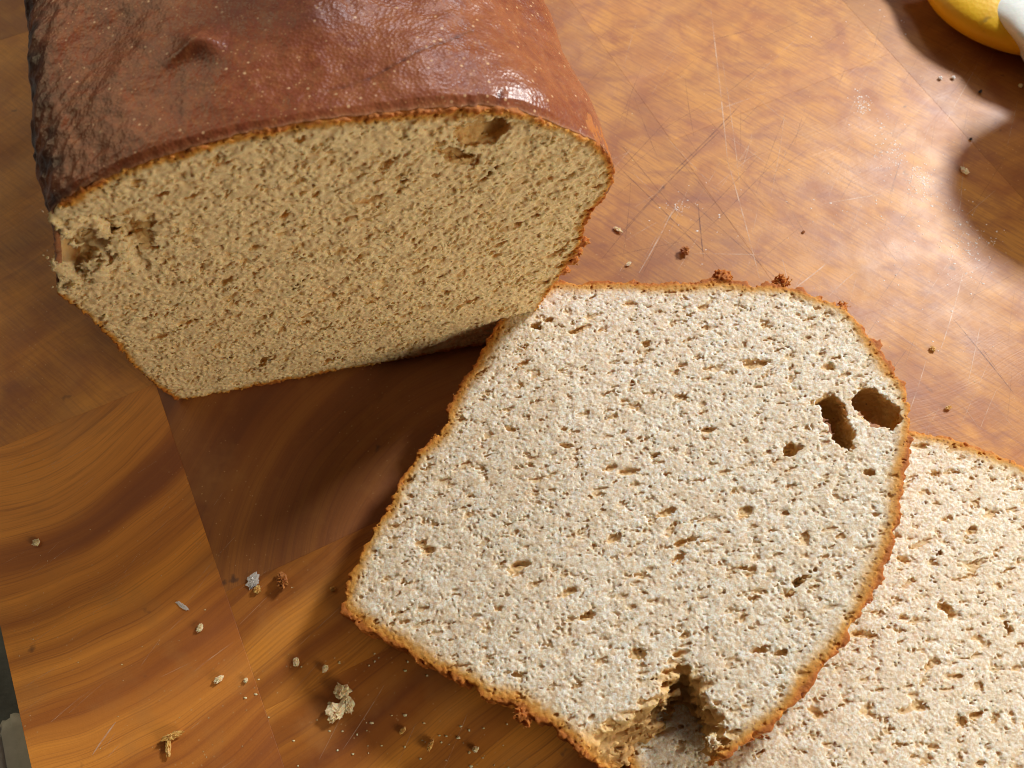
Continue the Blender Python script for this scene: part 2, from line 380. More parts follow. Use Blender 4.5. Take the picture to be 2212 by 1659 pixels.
pale = [(1535, 20, 1572, 350, .35), (1572, 350, 1640, 600, .3), (1560, 130, 1600, 420, .15), (1455, 450, 1380, 590, .4), (1470, 430, 1440, 480, .25),
        (1790, 565, 1720, 620, .4), (1850, 585, 1790, 640, .2), (1700, 600, 1690, 560, .2), (2080, 590, 2030, 760, .3), (2120, 690, 2090, 830, .18),
        (2000, 780, 1960, 900, .2), (1980, 1060, 2000, 930, .12), (1640, 550, 1500, 548, .18), (1420, 480, 1350, 520, .15), (1900, 420, 1780, 440, .25),
        (1530, 1000, 1400, 1100, .1), (960, 1000, 780, 1170, .14), (1000, 940, 860, 1060, .08), (760, 1290, 640, 1400, .08),
        (830, 1480, 740, 1620, .14), (760, 1500, 690, 1640, .08), (900, 1560, 860, 1650, .1), (1010, 1540, 960, 1659, .1),
        (250, 1560, 200, 1630, .45), (180, 1500, 110, 1560, .12), (230, 1470, 150, 1540, .1), (500, 1390, 420, 1450, .12)]
r_ = random.Random(3)
for _ in range(170):
    x, y = r_.uniform(1300, 2200), r_.uniform(20, 900); a = r_.choice([0.85, 2.2, 1.9, 2.6]) + r_.uniform(-.25, .25); l = r_.uniform(40, 190)
    (dark if r_.random() < .45 else pale).append((x, y, x + l * math.cos(a), y + l * math.sin(a), r_.uniform(.06, .13)))
for _ in range(40):
    x, y = r_.uniform(60, 760), r_.uniform(950, 1650); a = r_.choice([2.35, 2.5]) + r_.uniform(-.2, .2); l = r_.uniform(30, 130)
    pale.append((x, y, x + l * math.cos(a), y + l * math.sin(a), r_.uniform(.04, .08)))
tag(ribbons('knife_marks', dark, M_scD, 0.00003), 'dark stained knife scratches', kind='stuff')
tag(ribbons('worn_scratches', pale, M_scL, 0.00005), 'pale knife scratches', kind='stuff')

# ------------------------------------------------------------------ bread
HV = 0.32                                        # voxel, mm
def carve(sd, org, c, rad, ang=0.0, nz=None, na=0.0):
    """cut an ellipsoid out of the volume (mm)"""
    R = max(rad) + 1.2; lo = [int(max(0, (c[k] - R - org[k]) / HV)) for k in range(3)]
    hi = [int(min(sd.shape[k], (c[k] + R - org[k]) / HV + 1)) for k in range(3)]
    if any(h <= l for l, h in zip(lo, hi)): return
    x, y, z = np.ogrid[lo[0]:hi[0], lo[1]:hi[1], lo[2]:hi[2]]
    x = x * HV + org[0] - c[0]; y = y * HV + org[1] - c[1]; z = z * HV + org[2] - c[2]
    ca, sa = math.cos(ang), math.sin(ang); X = x * ca + y * sa; Y = -x * sa + y * ca
    q = np.sqrt((X / rad[0])**2 + (Y / rad[1])**2 + (z / rad[2])**2)
    e = (1 - q) * min(rad)
    if nz is not None: e = e + na * nz[lo[0]:hi[0], lo[1]:hi[1], lo[2]:hi[2]]
    sub = sd[lo[0]:hi[0], lo[1]:hi[1], lo[2]:hi[2]]; np.maximum(sub, e, out=sub)

def bread_piece(root, outline, T, frame, mat, seed, ang, holes=(), bite=None, n_pores=900, extra=None, clip=None, back_rough=False, crust_part='crust', rag=0.35, fine=1.0, pit=1.22, amp=0.58, an=1.15, vth=2.2):
    """outline: (n,2) mm in the cut plane; frame = (origin m, e1, e2, n) of the TOP (cut) face; body goes T mm down"""
    O, e1, e2, nn = frame
    mar = 3.0
    lo = outline.min(0) - mar; hi = outline.max(0) + mar
    if clip is not None: lo = np.maximum(lo, clip[0]); hi = np.minimum(hi, clip[1])
    wlo, whi = -T - 2.0, 2.0
    shape = tuple(int(math.ceil((b - a) / HV)) for a, b in ((lo[0], hi[0]), (lo[1], hi[1]), (wlo, whi)))
    org = (lo[0], lo[1], wlo)
    xs = lo[0] + HV * np.arange(shape[0]); ys = lo[1] + HV * np.arange(shape[1]); zs = wlo + HV * np.arange(shape[2])
    X, Y = np.meshgrid(xs, ys, indexing='ij')
    s2 = poly_sdf(X, Y, outline).astype(np.float32)
    Z = zs[None, None, :].astype(np.float32)
    rg = (fnoise(shape[:2], HV, 6.0, seed=seed + 1) + .45 * fnoise(shape[:2], HV, 2.2, seed=seed + 11) + .3 * fnoise(shape[:2], HV, 1.1, seed=seed + 12))[:, :, None] * rag
    nA = fnoise(shape, HV, 2.7, 1.8 * an, ang, 0.5, seed + 2)       # clumps, drawn out along the crumb's flow
    nB = fnoise(shape, HV, 0.9, 1.3 * an, ang, 0.5, seed + 3)      # grain
    s2n = s2[:, :, None] + rg + 0.12 * nA
    edgeband = np.clip(1 + s2[:, :, None] / 3.0, 0, 1)          # 1 at the crust, 0 inside
    top = Z + amp * (0.13 * nA + 0.17 * fine * nB) * (1 - 0.25 * edgeband)
    bot = -(Z + T)
    sd = np.maximum(np.maximum(s2n, top), bot)
    # open cells
    depth = np.clip((Z + 4.0) / 2.0, 0, 1)
    cell = (nB * 0.75 + nA * 0.65) - vth
    void = np.where((Z > -3.0), cell * 0.45, -9).astype(np.float32)
    void = void - edgeband * 0.25
    sd = np.maximum(sd, void); del void, cell
    nM = nA * .7 + nB * .6
    sd = np.maximum(sd, np.where(Z > -0.65, (nA * .85 + nB * .55 - pit) * 0.4, -9) - edgeband * .2)
    rng = np.random.default_rng(seed + 7)
    bx = outline.min(0); by = outline.max(0); k = 0
    while k < n_pores:
        c = bx + (by - bx) * rng.random(2); i, j = int((c[0] - lo[0]) / HV), int((c[1] - lo[1]) / HV); k += 1
        if not (0 <= i < shape[0] and 0 <= j < shape[1]) or s2[i, j] > -2.0: continue
        r = 0.45 + 0.5 * rng.random()**2 + (0.7 * rng.random() if rng.random() < 0.07 else 0)
        carve(sd, org, (c[0], c[1], rng.uniform(-0.25, 0.3)), (r * rng.uniform(1.2, 3.2), r * 0.8, r * rng.uniform(0.6, 1.1)), ang + rng.normal() * 0.35, nM, 0.34)
    for (cx, cy, cz, rx, ry, rz, a) in holes:
        carve(sd, org, (cx, cy, cz), (rx, ry, rz), a, nM, 0.28 if rx > 2.5 else 0.35)
    if bite is not None:
        Pt, Pb = bite
        bt = poly_sdf(X, Y, Pt).astype(np.float32)[:, :, None]; bb = poly_sdf(X, Y, Pb).astype(np.float32)[:, :, None]
        t = np.clip(-Z / T, 0, 1)**0.8
        bs = bt * (1 - t) + bb * t + 0.75 * nA + 0.3 * nB
        sd = np.maximum(sd, -bs * 0.8)
    if extra is not None: sd = extra(sd, X, Y, Z, org, nA, nB)
    del nA, nB, nM
    sd[0], sd[-1] = 1, 1; sd[:, 0] = 1; sd[:, -1] = 1; sd[:, :, 0] = 1; sd[:, :, -1] = 1
    gr = vdb.FloatGrid(2.0); gr.copyFromArray(np.clip(sd, -2, 2).astype(np.float32))
    pts, tris, quads = gr.convertToPolygons(isovalue=0.0, adaptivity=0.08)
    del sd
    q = pts.astype(float) * HV + np.array(org)
    tris = tris[:, ::-1].astype(np.int64); quads = quads[:, ::-1].astype(np.int64)
    ii = (q[:, 0] - lo[0]) / HV; jj = (q[:, 1] - lo[1]) / HV
    edge = -bil(s2, ii, jj)
    Vw = O + (q[:, :1] * e1 + q[:, 1:2] * e2 + q[:, 2:3] * nn) * MM
    # orientation test
    f = quads[:2000] if len(quads) else tris[:2000]
    A, B, D = q[f[:, 0]], q[f[:, 1]], q[f[:, 2]]; nrm = np.cross(B - A, D - A)
    zc = q[f].mean(1)[:, 2]
    big = quads if len(quads) else tris
    A, B, D = q[big[:, 0]], q[big[:, 1]], q[big[:, 2]]; nrm = np.cross(B - A, D - A)[:, 2]; zc = A[:, 2]
    if nrm[zc > -0.6].sum() < 0: tris = tris[:, ::-1]; quads = quads[:, ::-1]
    if np.dot(np.cross(e1, e2), nn) < 0: tris = tris[:, ::-1]; quads = quads[:, ::-1]
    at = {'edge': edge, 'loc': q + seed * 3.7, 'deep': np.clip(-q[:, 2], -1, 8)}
    F = [tris, quads]
    fe = [edge[f].mean(1) if len(f) else np.zeros(0) for f in F]
    rim = 1.5
    kc = [e >= rim for e in fe]; kr = [e < rim for e in fe]
    v, ff, a = compact(Vw, F, kc, at); oc = mesh_np('crumb', v, ff, mat, root, a)
    v, ff, a = compact(Vw, F, kr, at); orim = mesh_np(crust_part, v, ff, mat, root, a)
    print('bread', root.name, 'tris', sum(len(f) * (f.shape[1] - 2) for f in F))
    return oc, orim

def px_frame(A, e1, e2, nn):
    """pixel list -> mm coordinates in the plane"""
    def f(pts):
        out = []
        for x, y in pts:
            q = (on_plane(x, y, A, nn) - A) * 1000; out.append((q @ e1, q @ e2))
        return np.array(out)
    return f

# ---- the upper slice, leaning on the lower one
T1 = 12.5
pa, pb, pc = G(745, 1290, 0.0135), G(1080, 680, 0.0145), G(1690, 1300, 0.0262)
n1 = unit(np.cross(pb - pa, pc - pa)); n1 = n1 if n1[2] > 0 else -n1
e1 = unit(pc - pa); e2 = np.cross(n1, e1)
to1 = px_frame(pa, e1, e2, n1)
out1 = [(740, 1294), (745, 1327), (775, 1352), (820, 1379), (875, 1407), (915, 1432), (955, 1454), (1020, 1482), (1050, 1507), (1127, 1534), (1187, 1569), (1225, 1600),
        (1275, 1640), (1330, 1675), (1400, 1700), (1480, 1690), (1541, 1652), (1590, 1620), (1636, 1590), (1706, 1530), (1766, 1460), (1816, 1395), (1871, 1310), (1911, 1230), (1941, 1130), (1956, 1030),
        (1967, 955), (1966, 880), (1956, 835), (1930, 795), (1895, 745), (1855, 695), (1820, 662), (1760, 636), (1700, 618), (1640, 613), (1590, 610), (1530, 606), (1460, 608), (1400, 610),
        (1330, 606), (1250, 610), (1200, 608), (1160, 628), (1115, 652), (1082, 685), (1060, 720), (1040, 755), (1022, 792), (995, 830), (968, 880), (958, 920), (925, 958), (898, 985), (880, 1012), (852, 1055), (838, 1095), (810, 1140), (782, 1190), (752, 1245)]
O1 = spline(to1(out1), 260)
bx = lambda p: [(1198.2 + .25 * a, 1382.6 + .25 * b_) for a, b_ in p]
bt = to1(bx([(230, 900), (290, 760), (300, 690), (500, 650), (640, 600), (760, 540), (935, 470), (880, 385), (740, 410), (680, 375), (675, 320), (830, 285), (990, 262), (950, 190), (1030, 90), (1085, 80), (1150, 190), (1260, 310), (1390, 345), (1310, 450), (1350, 560), (1470, 650), (1480, 740), (1500, 900), (1440, 975), (1500, 1600), (900, 2200), (100, 1600)]))
bb = to1(bx([(300, 1500), (560, 1150), (690, 1000), (680, 940), (880, 800), (940, 720), (900, 600), (1000, 545), (1130, 480), (1250, 570), (1320, 700), (1340, 830), (1370, 900), (1400, 1000), (1460, 1600), (900, 2200), (300, 1700)]))
def H(px, py, r, cz, ry=None, rz=None, ang=0.0, conv=to1):
    c = conv([(px, py)])[0]; rz = rz or r
    if rz >= 5: rz = 8.5; cz = -5.0; r *= 1.15; ry = (ry or r) * 1.15
    return (c[0], c[1], cz, r, ry or r, rz, ang)
ax = lambda x0, y0, x1, y1: math.atan2(*(to1([(x1, y1)])[0] - to1([(x0, y0)])[0])[::-1])
a_v = ax(1790, 880, 1815, 950); a_h = ax(1340, 1450, 1450, 1440)
fl1 = ax(1100, 1200, 1300, 1130)
holes1 = [H(1800, 888, 5.0, -3.0, 3.6, 5.0, a_v), H(1818, 930, 5.0, -3.5, 3.1, 5.0, a_v), H(1780, 870, 2.4, -1.0, 1.6, 3, a_h),
          H(1878, 868, 4.6, -3.5, 4.4, 6, 0.3), H(1905, 893, 5.0, -4.0, 4.2, 6.5, 0.4), H(1918, 905, 3.6, -4.0, 3.2, 5, 0.2),
          H(1707, 972, 2.4, -1.0, 1.9, 2.4, 0.8), H(1722, 966, 1.6, -0.4, 1.1, 1.2, 0.2),
          H(1160, 703, 2.4, -1.0, 1.3, 2.2, 0.0), H(1186, 690, 1.8, -0.2, 1.2, .9, 0.0), H(1243, 714, 3.0, -0.4, 1.0, 1.1, fl1 + .1),
          
          H(1722, 1262, 2.9, -.9, .9, 2.0, ax(1710, 1280, 1740, 1245)), H(1745, 1240, 1.8, -.3, .7, 1.2, fl1), H(1740, 1156, 1.5, -.4, 1.1, 1.2, .5),
          H(1612, 1105, 2.0, -.2, 1.4, 1.0, .2), H(1265, 1330, 2.2, -.4, 1.2, 1.2, fl1), H(1115, 1225, 3.0, -.3, 1.4, 1.1, fl1), H(1225, 1280, 2.8, -.2, .9, .9, fl1),
          H(1690, 1410, 2.4, -.3, .8, 1.1, fl1), H(1640, 1405, 2.2, -.3, .9, 1.2, fl1), H(1375, 1412, 2.0, -.4, 1.5, 1.2, .4), H(1128, 790, 1.6, -.4, 1.1, 1.2, .5), H(1395, 745, 1.6, -.3, 1.2, 1.1, 1.0),
          H(1440, 1105, 2.6, -.3, .9, .9, fl1), H(1330, 1160, 3.2, -.2, .9, .9, fl1), H(1480, 1170, 2.4, -.2, .9, .9, fl1), H(1620, 790, 1.6, -.3, 1.2, 1.0, 0), H(1880, 1020, 1.6, -.3, 1.2, 1.3, 0), H(1790, 790, 1.8, -.3, 1.2, 1.1, .2)]
slice1 = empty('bread_slice', tuple(float(v) for v in G(1350, 1100, 0.0)))
tag(slice1, 'bread slice with a torn bite in its lower edge, leaning on another slice', 'bread slice', 'slices cut from the loaf')
def lumps1(sd, X, Y, Z, org, nA, nB):             # crusty nubs that stand out from the rim
    for (px, py, r) in ((1562, 596, 2.3), (1545, 602, 1.4), (1688, 604, 1.7), (1700, 603, 1.0), (1822, 657, 1.3), (938, 944, 1.0), (1128, 1541, 1.8), (1135, 1552, 1.1), (1545, 1612, 1.2), (1538, 1600, 1.0)):
        c = to1([(px, py)])[0]
        q = np.sqrt((X - c[0])**2 + (Y - c[1])**2)[:, :, None]
        d = np.sqrt(q**2 + (Z + 1.4)**2) - r + 0.45 * nB + .25 * nA
        sd = np.minimum(sd, d)
    return sd
bread_piece(slice1, O1, T1, (pa, e1, e2, n1), M_slice, 21, fl1, holes1, (bt, bb), 350, lumps1)

# ---- the lower slice, flat on the board
T2 = 12.0
A2 = G(1700, 1300, T2 * MM); f1 = np.array([1., 0, 0]); f2 = np.array([0, 1., 0]); f3 = np.array([0, 0, 1.])
to2 = px_frame(A2, f1, f2, f3)
out2 = [(1945, 925), (1985, 934), (2030, 940), (2060, 945), (2110, 965), (2160, 985), (2215, 1008), (2290, 1045), (2370, 1100), (2430, 1180), (2470, 1290), (2480, 1420), (2450, 1560), (2390, 1690), (2300, 1810), (2180, 1920),
        (2040, 2010), (1900, 2040), (1790, 2010), (1660, 1930), (1540, 1830), (1430, 1730), (1372, 1672), (1345, 1620), (1352, 1560), (1420, 1480), (1520, 1370), (1640, 1240), (1770, 1100), (1870, 985), (1905, 940)]
O2 = spline(to2(out2), 220)
fl2 = math.radians(14)
H2 = lambda px, py, r, cz, ry=None, rz=None, ang=0.0: H(px, py, r, cz, ry, rz, ang, to2)
holes2 = [H2(2042, 1315, 2.2, -.4, 1.4, 1.3, -.6), H2(2180, 1355, 1.6, -.6, 1.2, 1.6, 1.2), H2(1870, 1370, 3.0, -.4, .9, 1.0, -.1), H2(2030, 1195, 1.4, -.3, 1.0, 1.0, 0), H2(1760, 1540, 1.8, -.3, 1.0, 1.0, -.5),
          H2(2110, 1545, 1.8, -.3, 1.0, 1.0, 0), H2(2080, 1560, 1.4, -.3, 1.0, 1.0, 0), H2(2020, 1022, 1.5, -.3, 1.1, 1, 0), H2(1950, 1210, 1.4, -.3, 1.0, 1.0, 0), H2(2100, 1145, 1.5, -.2, 1.0, 1, .3)]
slice2 = empty('bread_slice', tuple(float(v) for v in G(1900, 1450, 0.0)))
tag(slice2, 'slice of pale bread lying flat on the board underneath the bitten one', 'bread slice', 'slices cut from the loaf')
bread_piece(slice2, O2, T2, (A2, f1, f2, f3), M_slice, 57, fl2, holes2, None, 450, fine=0.9)

# ---- the loaf
LA, LB = G(390, 865), G(1110, 733)
le = unit(LB - LA); up = np.array([0, 0, 1.]); ln = np.cross(le, up)       # ln points to the camera
LA = LA + up * 0.0
toL = px_frame(LA, le, up, ln)
outL = [(388, 864), (345, 842), (290, 790), (240, 735), (190, 685), (150, 655), (130, 638), (126, 600), (124, 560), (121, 520), (118, 485), (116, 458), (135, 440), (172, 416), (230, 390), (300, 361), (380, 335), (470, 309), (560, 288),
        (650, 271), (720, 261), (790, 254), (860, 246), (930, 240), (1000, 237), (1060, 236), (1110, 243), (1160, 256), (1200, 272), (1250, 294), (1290, 312), (1315, 338), (1327, 370), (1322, 402), (1307, 427), (1286, 452), (1267, 482),
        (1260, 512), (1250, 540), (1236, 560), (1222, 582), (1203, 608), (1180, 640), (1150, 685), (1130, 712), (1108, 734), (1045, 746), (900, 774), (800, 790), (700, 806), (600, 830), (500, 850), (430, 864)]
OL = spline(toL(outL), 300)
OL[:, 1] = np.maximum(OL[:, 1], 0.05)
loaf = empty('bread_loaf', tuple(float(v) for v in (G(700, 500))))
loaf.location.z = 0
tag(loaf, 'cut bread loaf with a glossy red brown top crust, behind the two slices', 'bread loaf')
HL = lambda px, py, r, cz, ry=None, rz=None, ang=0.0: H(px, py, r, cz, ry, rz, ang, toL)
flL = math.radians(24)
holesL = [HL(1035, 287, 5.4, -.8, 4.2, 3.0, -.1), HL(1060, 282, 4.0, -1.4, 3.6, 3.4, 0), HL(970, 326, 3.6, -1.6, 1.9, 4, -.35), HL(985, 342, 3.0, -1.6, 2.2, 3.6, -.7), HL(1010, 345, 2.8, -.4, 2.0, 1.6, -.5),
          HL(868, 390, 1.3, -.7, .8, 1.8, -.2), HL(1056, 378, 1.8, -.6, .9, 1.6, .8), HL(1030, 415, 1.3, -.4, .7, 1.2, .4), HL(715, 330, 1.6, -.6, .9, 1.6, .2), HL(345, 420, 1.4, -.5, .6, 1.4, 0), HL(1120, 488, 1.2, -.5, .8, 1.4, 1.0),
          HL(610, 715, 1.2, -.6, .9, 1.5, 0.5), HL(480, 775, 1.2, -.6, .8, 1.4, 0), HL(660, 700, 1.1, -.5, .7, 1.2, 0)]
def tear(sd, X, Y, Z, org, nA, nB):
    def P(px, py): return toL([(px, py)])[0]
    def blob(px, py, r, cz, stretch=(1, 1)):
        c = P(px, py); return np.sqrt(((X - c[0]) / stretch[0])**2 + ((Y - c[1]) / stretch[1])**2)[:, :, None], cz, r
    # shallow torn basin
    for (px, py, r, cz, st) in ((195, 520, 8.5, 2.6, (1.0, 1.0)), (255, 515, 5.5, 1.6, (1.3, .9)), (165, 560, 6.0, 1.0, (.8, 1.3)), (290, 560, 3.2, .8, (.8, 1.4)), (300, 490, 2.4, .2, (1.6, .7)), (178, 545, 3.6, -.8, (.7, 1.5))):
        q, z0, r_ = blob(px, py, r, cz, st)
        d = np.sqrt(q**2 + (Z - z0)**2) - r_ + .5 * nA + .25 * nB
        sd = np.maximum(sd, -d)
    for (px, py, r, cz, st) in ((152, 562, 1.6, -3.0, (1.0, 1.8)), (150, 575, 1.9, -4.5, (1, 1.2)), (186, 556, .5, -3.2, (.8, 3.5))):
        q, z0, r_ = blob(px, py, r, cz, st)
        sd = np.maximum(sd, -(np.sqrt(q**2 + ((Z - z0) / 2)**2) - r_))
    for (px, py, r, cz, st) in ((305, 494, 1.1, -.6, (2.6, .7)), (262, 478, 1.0, -.6, (2.2, .6)), (292, 548, 1.3, -.9, (.7, 2.3)), (318, 538, .9, -.4, (2.0, .6)), (210, 470, 1.0, -1.2, (2.0, .7)), (232, 560, 1.0, -1.6, (.6, 2.0)), (182, 600, 1.0, -1.0, (1.8, .6))):
        q, z0, r_ = blob(px, py, r, cz, st)
        sd = np.maximum(sd, -(np.sqrt(q**2 + ((Z - z0) / 2.6)**2) - r_ + .35 * nA))
    # torn ridges that stand proud
    for (px, py, r, cz, st) in ((212, 500, 2.0, -2.2, (.8, 2.2)), (215, 590, 2.3, -.9, (1.2, 1.6)), (172, 612, 1.9, -.9, (1.9, .8)), (165, 485, 1.7, -1.4, (1.5, 1.4)), (262, 545, 2.2, -1.8, (1.1, 1.8)), (136, 500, 1.5, -1.0, (.7, 2.8)), (134, 590, 1.4, -1.0, (.7, 3.0))):
        q, z0, r_ = blob(px, py, r, cz, st)
        sd = np.minimum(sd, np.sqrt(q**2 + (Z - z0)**2) - r_ + .4 * nA + .35 * nB)
    for (px, py, r) in ((1245, 548, 1.6), (1262, 528, 1.2), (1240, 565, 1.3), (1222, 590, 1.1)):
        c = P(px, py); q = np.sqrt((X - c[0])**2 + (Y - c[1])**2)[:, :, None]
        sd = np.minimum(sd, np.sqrt(q**2 + (Z + 1.0)**2) - r + .4 * nB)
    return sd
TL = 9.0
crumbL, rimL = bread_piece(loaf, OL, TL, (LA, le, up, ln), M_face, 88, flL, holesL, None, 700, tear, crust_part='crust_edge', rag=0.16, fine=1.1, pit=2.1, amp=1.5, an=1.7, vth=2.7)
# no crust where the side was torn open: tell the shader so
for ob in (crumbL, rimL):
    me = ob.data; n = len(me.vertices); e = np.zeros(n, np.float32); me.attributes['edge'].data.foreach_get('value', e)
    l = np.zeros(n * 3, np.float32); me.attributes['loc'].data.foreach_get('vector', l); l = l.reshape(-1, 3) - 88 * 3.7
    c = toL([(150, 550)])[0]; d = np.sqrt(((l[:, 0] - c[0]) / 1.0)**2 + ((l[:, 1] - c[1]) / 1.35)**2)
    e += np.clip((13.0 - d) / 2.5, 0, 1) * 9
    me.attributes['edge'].data.foreach_set('value', e)
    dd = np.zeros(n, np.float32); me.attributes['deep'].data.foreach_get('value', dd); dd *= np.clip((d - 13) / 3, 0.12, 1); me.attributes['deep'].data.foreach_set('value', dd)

# crust shell swept back along the loaf
NS, NT, LEN = 640, 430, 205.0
prof = spline(OL, NS)
dp = np.roll(prof, -1, 0) - np.roll(prof, 1, 0); pn = np.stack([dp[:, 1], -dp[:, 0]], -1); pn /= np.linalg.norm(pn, axis=1)[:, None]
cen = prof.mean(0)
if ((prof - cen) * pn).sum() < 0: pn = -pn
arc = np.concatenate([[0], np.cumsum(np.linalg.norm(np.diff(prof, axis=0), axis=1))]); PER = arc[-1] + np.linalg.norm(prof[0] - prof[-1])
tt = LEN * (np.linspace(0, 1, NT)**1.25)
hs = PER / NS
axis_dir = unit(np.array([math.cos(math.radians(106.5)), math.sin(math.radians(106.5)), 0]))
def n2(lam, seed, aniso=None, ang=0.0, bw=.5):
    f = fnoise((NS, int(LEN / hs) + 2), hs, lam, aniso, ang, bw, seed)
    return bil(np.concatenate([f, f[:1]]), np.arange(NS)[:, None] + np.zeros((1, NT)), (tt / hs)[None, :] + np.zeros((NS, 1)))
# smooth normals
k = np.exp(-np.linspace(-2, 2, 25)**2); k /= k.sum()
pns = np.stack([np.convolve(np.concatenate([pn[-12:, i], pn[:, i], pn[:12, i]]), k, 'valid') for i in range(2)], -1)
pns /= np.linalg.norm(pns, axis=1)[:, None]
# the smooth profile further back (face roughness fades out)
ps = np.stack([np.convolve(np.concatenate([prof[-12:, i], prof[:, i], prof[:12, i]]), k, 'valid') for i in range(2)], -1)
tS = np.clip(tt / 10.0, 0, 1)[None, :, None]
base2 = prof[:, None, :] * (1 - tS) + ps[:, None, :] * tS
topness = np.clip(pns[:, 1], 0, 1)[:, None]
sideL = np.clip(-pns[:, 0], 0, 1)[:, None] * (prof[:, 0] < cen[0])[:, None]
shL = toL([(118, 470)])[0]
dsh = np.sqrt(((prof - shL)**2).sum(1))[:, None]
band = np.exp(-(dsh / 11.0)**2)
fade = np.clip(tt / 6.0, 0, 1)[None, :]
disp = 0.18 + 0.12 * np.clip(tt / 5, 0, 1)[None, :] + 0.35 * n2(30, 3) * fade + 0.06 * n2(6, 4) * np.clip(tt / 6, 0.0, 1)[None, :] + 0.02 * n2(1.6, 5) * np.clip(tt / 3, 0.0, 1)[None, :]
disp = disp + band * fade * (0.14 * n2(8, 6, 2.5, 0.9) + 0.12 * n2(2.6, 8, 2.5, .9) + 2.4 * np.clip(tt / 25, 0, 1)[None, :])
disp = disp + 0.14 * n2(3, 9) * sideL
P2 = base2 + pns[:, None, :] * disp[:, :, None]
endc = np.clip((tt - (LEN - 30)) / 30, 0, 1)[None, :, None]; sc = np.sqrt(np.clip(1 - (endc * 0.97)**2, 0, 1)) * .85 + .15 * (1 - endc)
cc = np.array([cen[0], 0.0]); P2 = cc + (P2 - cc) * sc
P2[:, :, 1] = np.maximum(P2[:, :, 1], 0.02)
frag = 0.35 + 0.25 * np.abs(n2(6, 12)[:, :1]) + 0.15 * np.clip(n2(2.5, 13)[:, :1], 0, 2)
Tm = tt[None, :] + frag * np.clip(1 - tt / 4, 0, 1)[None, :]
SH = LA + (P2[:, :, :1] * le + P2[:, :, 1:2] * up) * MM + axis_dir * Tm[:, :, None] * MM
# features on the top: find them by the point of the shell they stand on
prj = project(SH.reshape(-1, 3)).reshape(NS, NT, 2)
vis = (pns[:, 1] > 0.25)[:, None] & (tt < LEN - 35)[None, :]
nrm3 = (pns[:, :1] * le + pns[:, 1:2] * up)[:, None, :]
def near(px, py):
    d = ((prj - np.array([px, py]))**2).sum(2); d = np.where(vis, d, 1e12); return SH[np.unravel_index(d.argmin(), d.shape)]
add = np.zeros((NS, NT)); burn = np.zeros((NS, NT)); palea = np.zeros((NS, NT))
def gauss(px, py, r, h, st=1.0, ang=0.0, bn=0.0):
    c = near(px, py); d = (SH - c) * 1000; u = d @ le; w = d @ axis_dir; z = d @ up
    ca, sa = math.cos(ang), math.sin(ang); u2 = u * ca + w * sa; w2 = -u * sa + w * ca
    q = np.exp(-((u2 / (r * st))**2 + (w2 / r)**2 + (z / 25)**2)); return add + h * q, np.clip(burn + bn * q, 0, 1)
for a in ((412, 110, 3.0, .45, 1.9, .4, 0), (440, 106, 2.2, 1.1, 1.7, -.5, 0), (458, 116, 1.6, .5, 2.0, -1.0, 0), (425, 120, .8, .35, 2.6, .3, 0), (470, 108, .8, .3, 2.8, -.8, 0), (466, 136, 2.0, .1, 1.6, -.6, .22), (425, 100, 1.2, .2, 2.0, .6, .05), (478, 112, 1.9, .3, 1.8, -.6, .12), (450, 155, 2.6, -.25, 1.8, -.3, .05), (405, 125, 1.1, .5, 2.6, .2, 0),
          (530, 15, 8, .8, 1.6, .2, .5), (690, 35, 6, .8, 1.5, .1, .35), (580, 60, 12, .7, 2, 0, .1), (1080, 120, 20, .8, 1.5, 0, 0), (640, 190, 16, .6, 1.8, 0, 0), (300, 250, 18, .7, 1.4, 0, 0), (1010, 140, 14, .9, 1.2, 0, 0)):
    add, burn = gauss(*a)
def crack(pts, w, dpt, bn):
    global add, burn
    Q = [near(*p) for p in pts]
    for a, b_ in zip(Q[:-1], Q[1:]):
        ab_ = b_ - a
        if ab_ @ ab_ < 1e-10: continue
        t = np.clip(((SH - a) @ ab_) / (ab_ @ ab_), 0, 1); d = np.linalg.norm(SH - a - t[..., None] * ab_, axis=2) * 1000
        q = np.exp(-(d / w)**2); add = add - dpt * q * .6; burn = np.clip(burn + bn * q * .6, 0, .9)
crack([(795, 178), (835, 160), (870, 140), (905, 122), (950, 105), (985, 92), (1015, 78)], .4, .3, .55)
crack([(700, 205), (740, 196), (795, 178)], .45, .2, .4)
crack([(1015, 232), (1040, 226), (1042, 232)], .4, .5, .9)
crack([(1075, 232), (1074, 215), (1080, 205)], .45, .4, .9)
SH = SH + nrm3 * (add * np.clip(tt / 2, 0, 1)[None, :] * MM)[:, :, None]
band2 = np.exp(-(dsh / 7.5)**4)
burn = np.clip(burn + np.clip((band2 * .75 + band * .08) * (0.75 + 0.35 * n2(9, 31)), 0, 1) * 1.0, 0, .95)
side = np.clip((0.2 - pns[:, 1]) * 3, 0, 1)[:, None]
palea = np.clip(side * (0.55 + 0.3 * n2(6, 33)) * (1 - band), 0, .8)
palea = np.clip(palea + .6 * np.exp(-(tt / .5)**2)[None, :], 0, .8)
idx = np.arange(NS * NT).reshape(NS, NT)
i0 = idx; i1 = np.roll(idx, -1, 0)
Fq = np.stack([i0[:, :-1], i1[:, :-1], i1[:, 1:], i0[:, 1:]], -1).reshape(-1, 4)
Vs = SH.reshape(-1, 3)
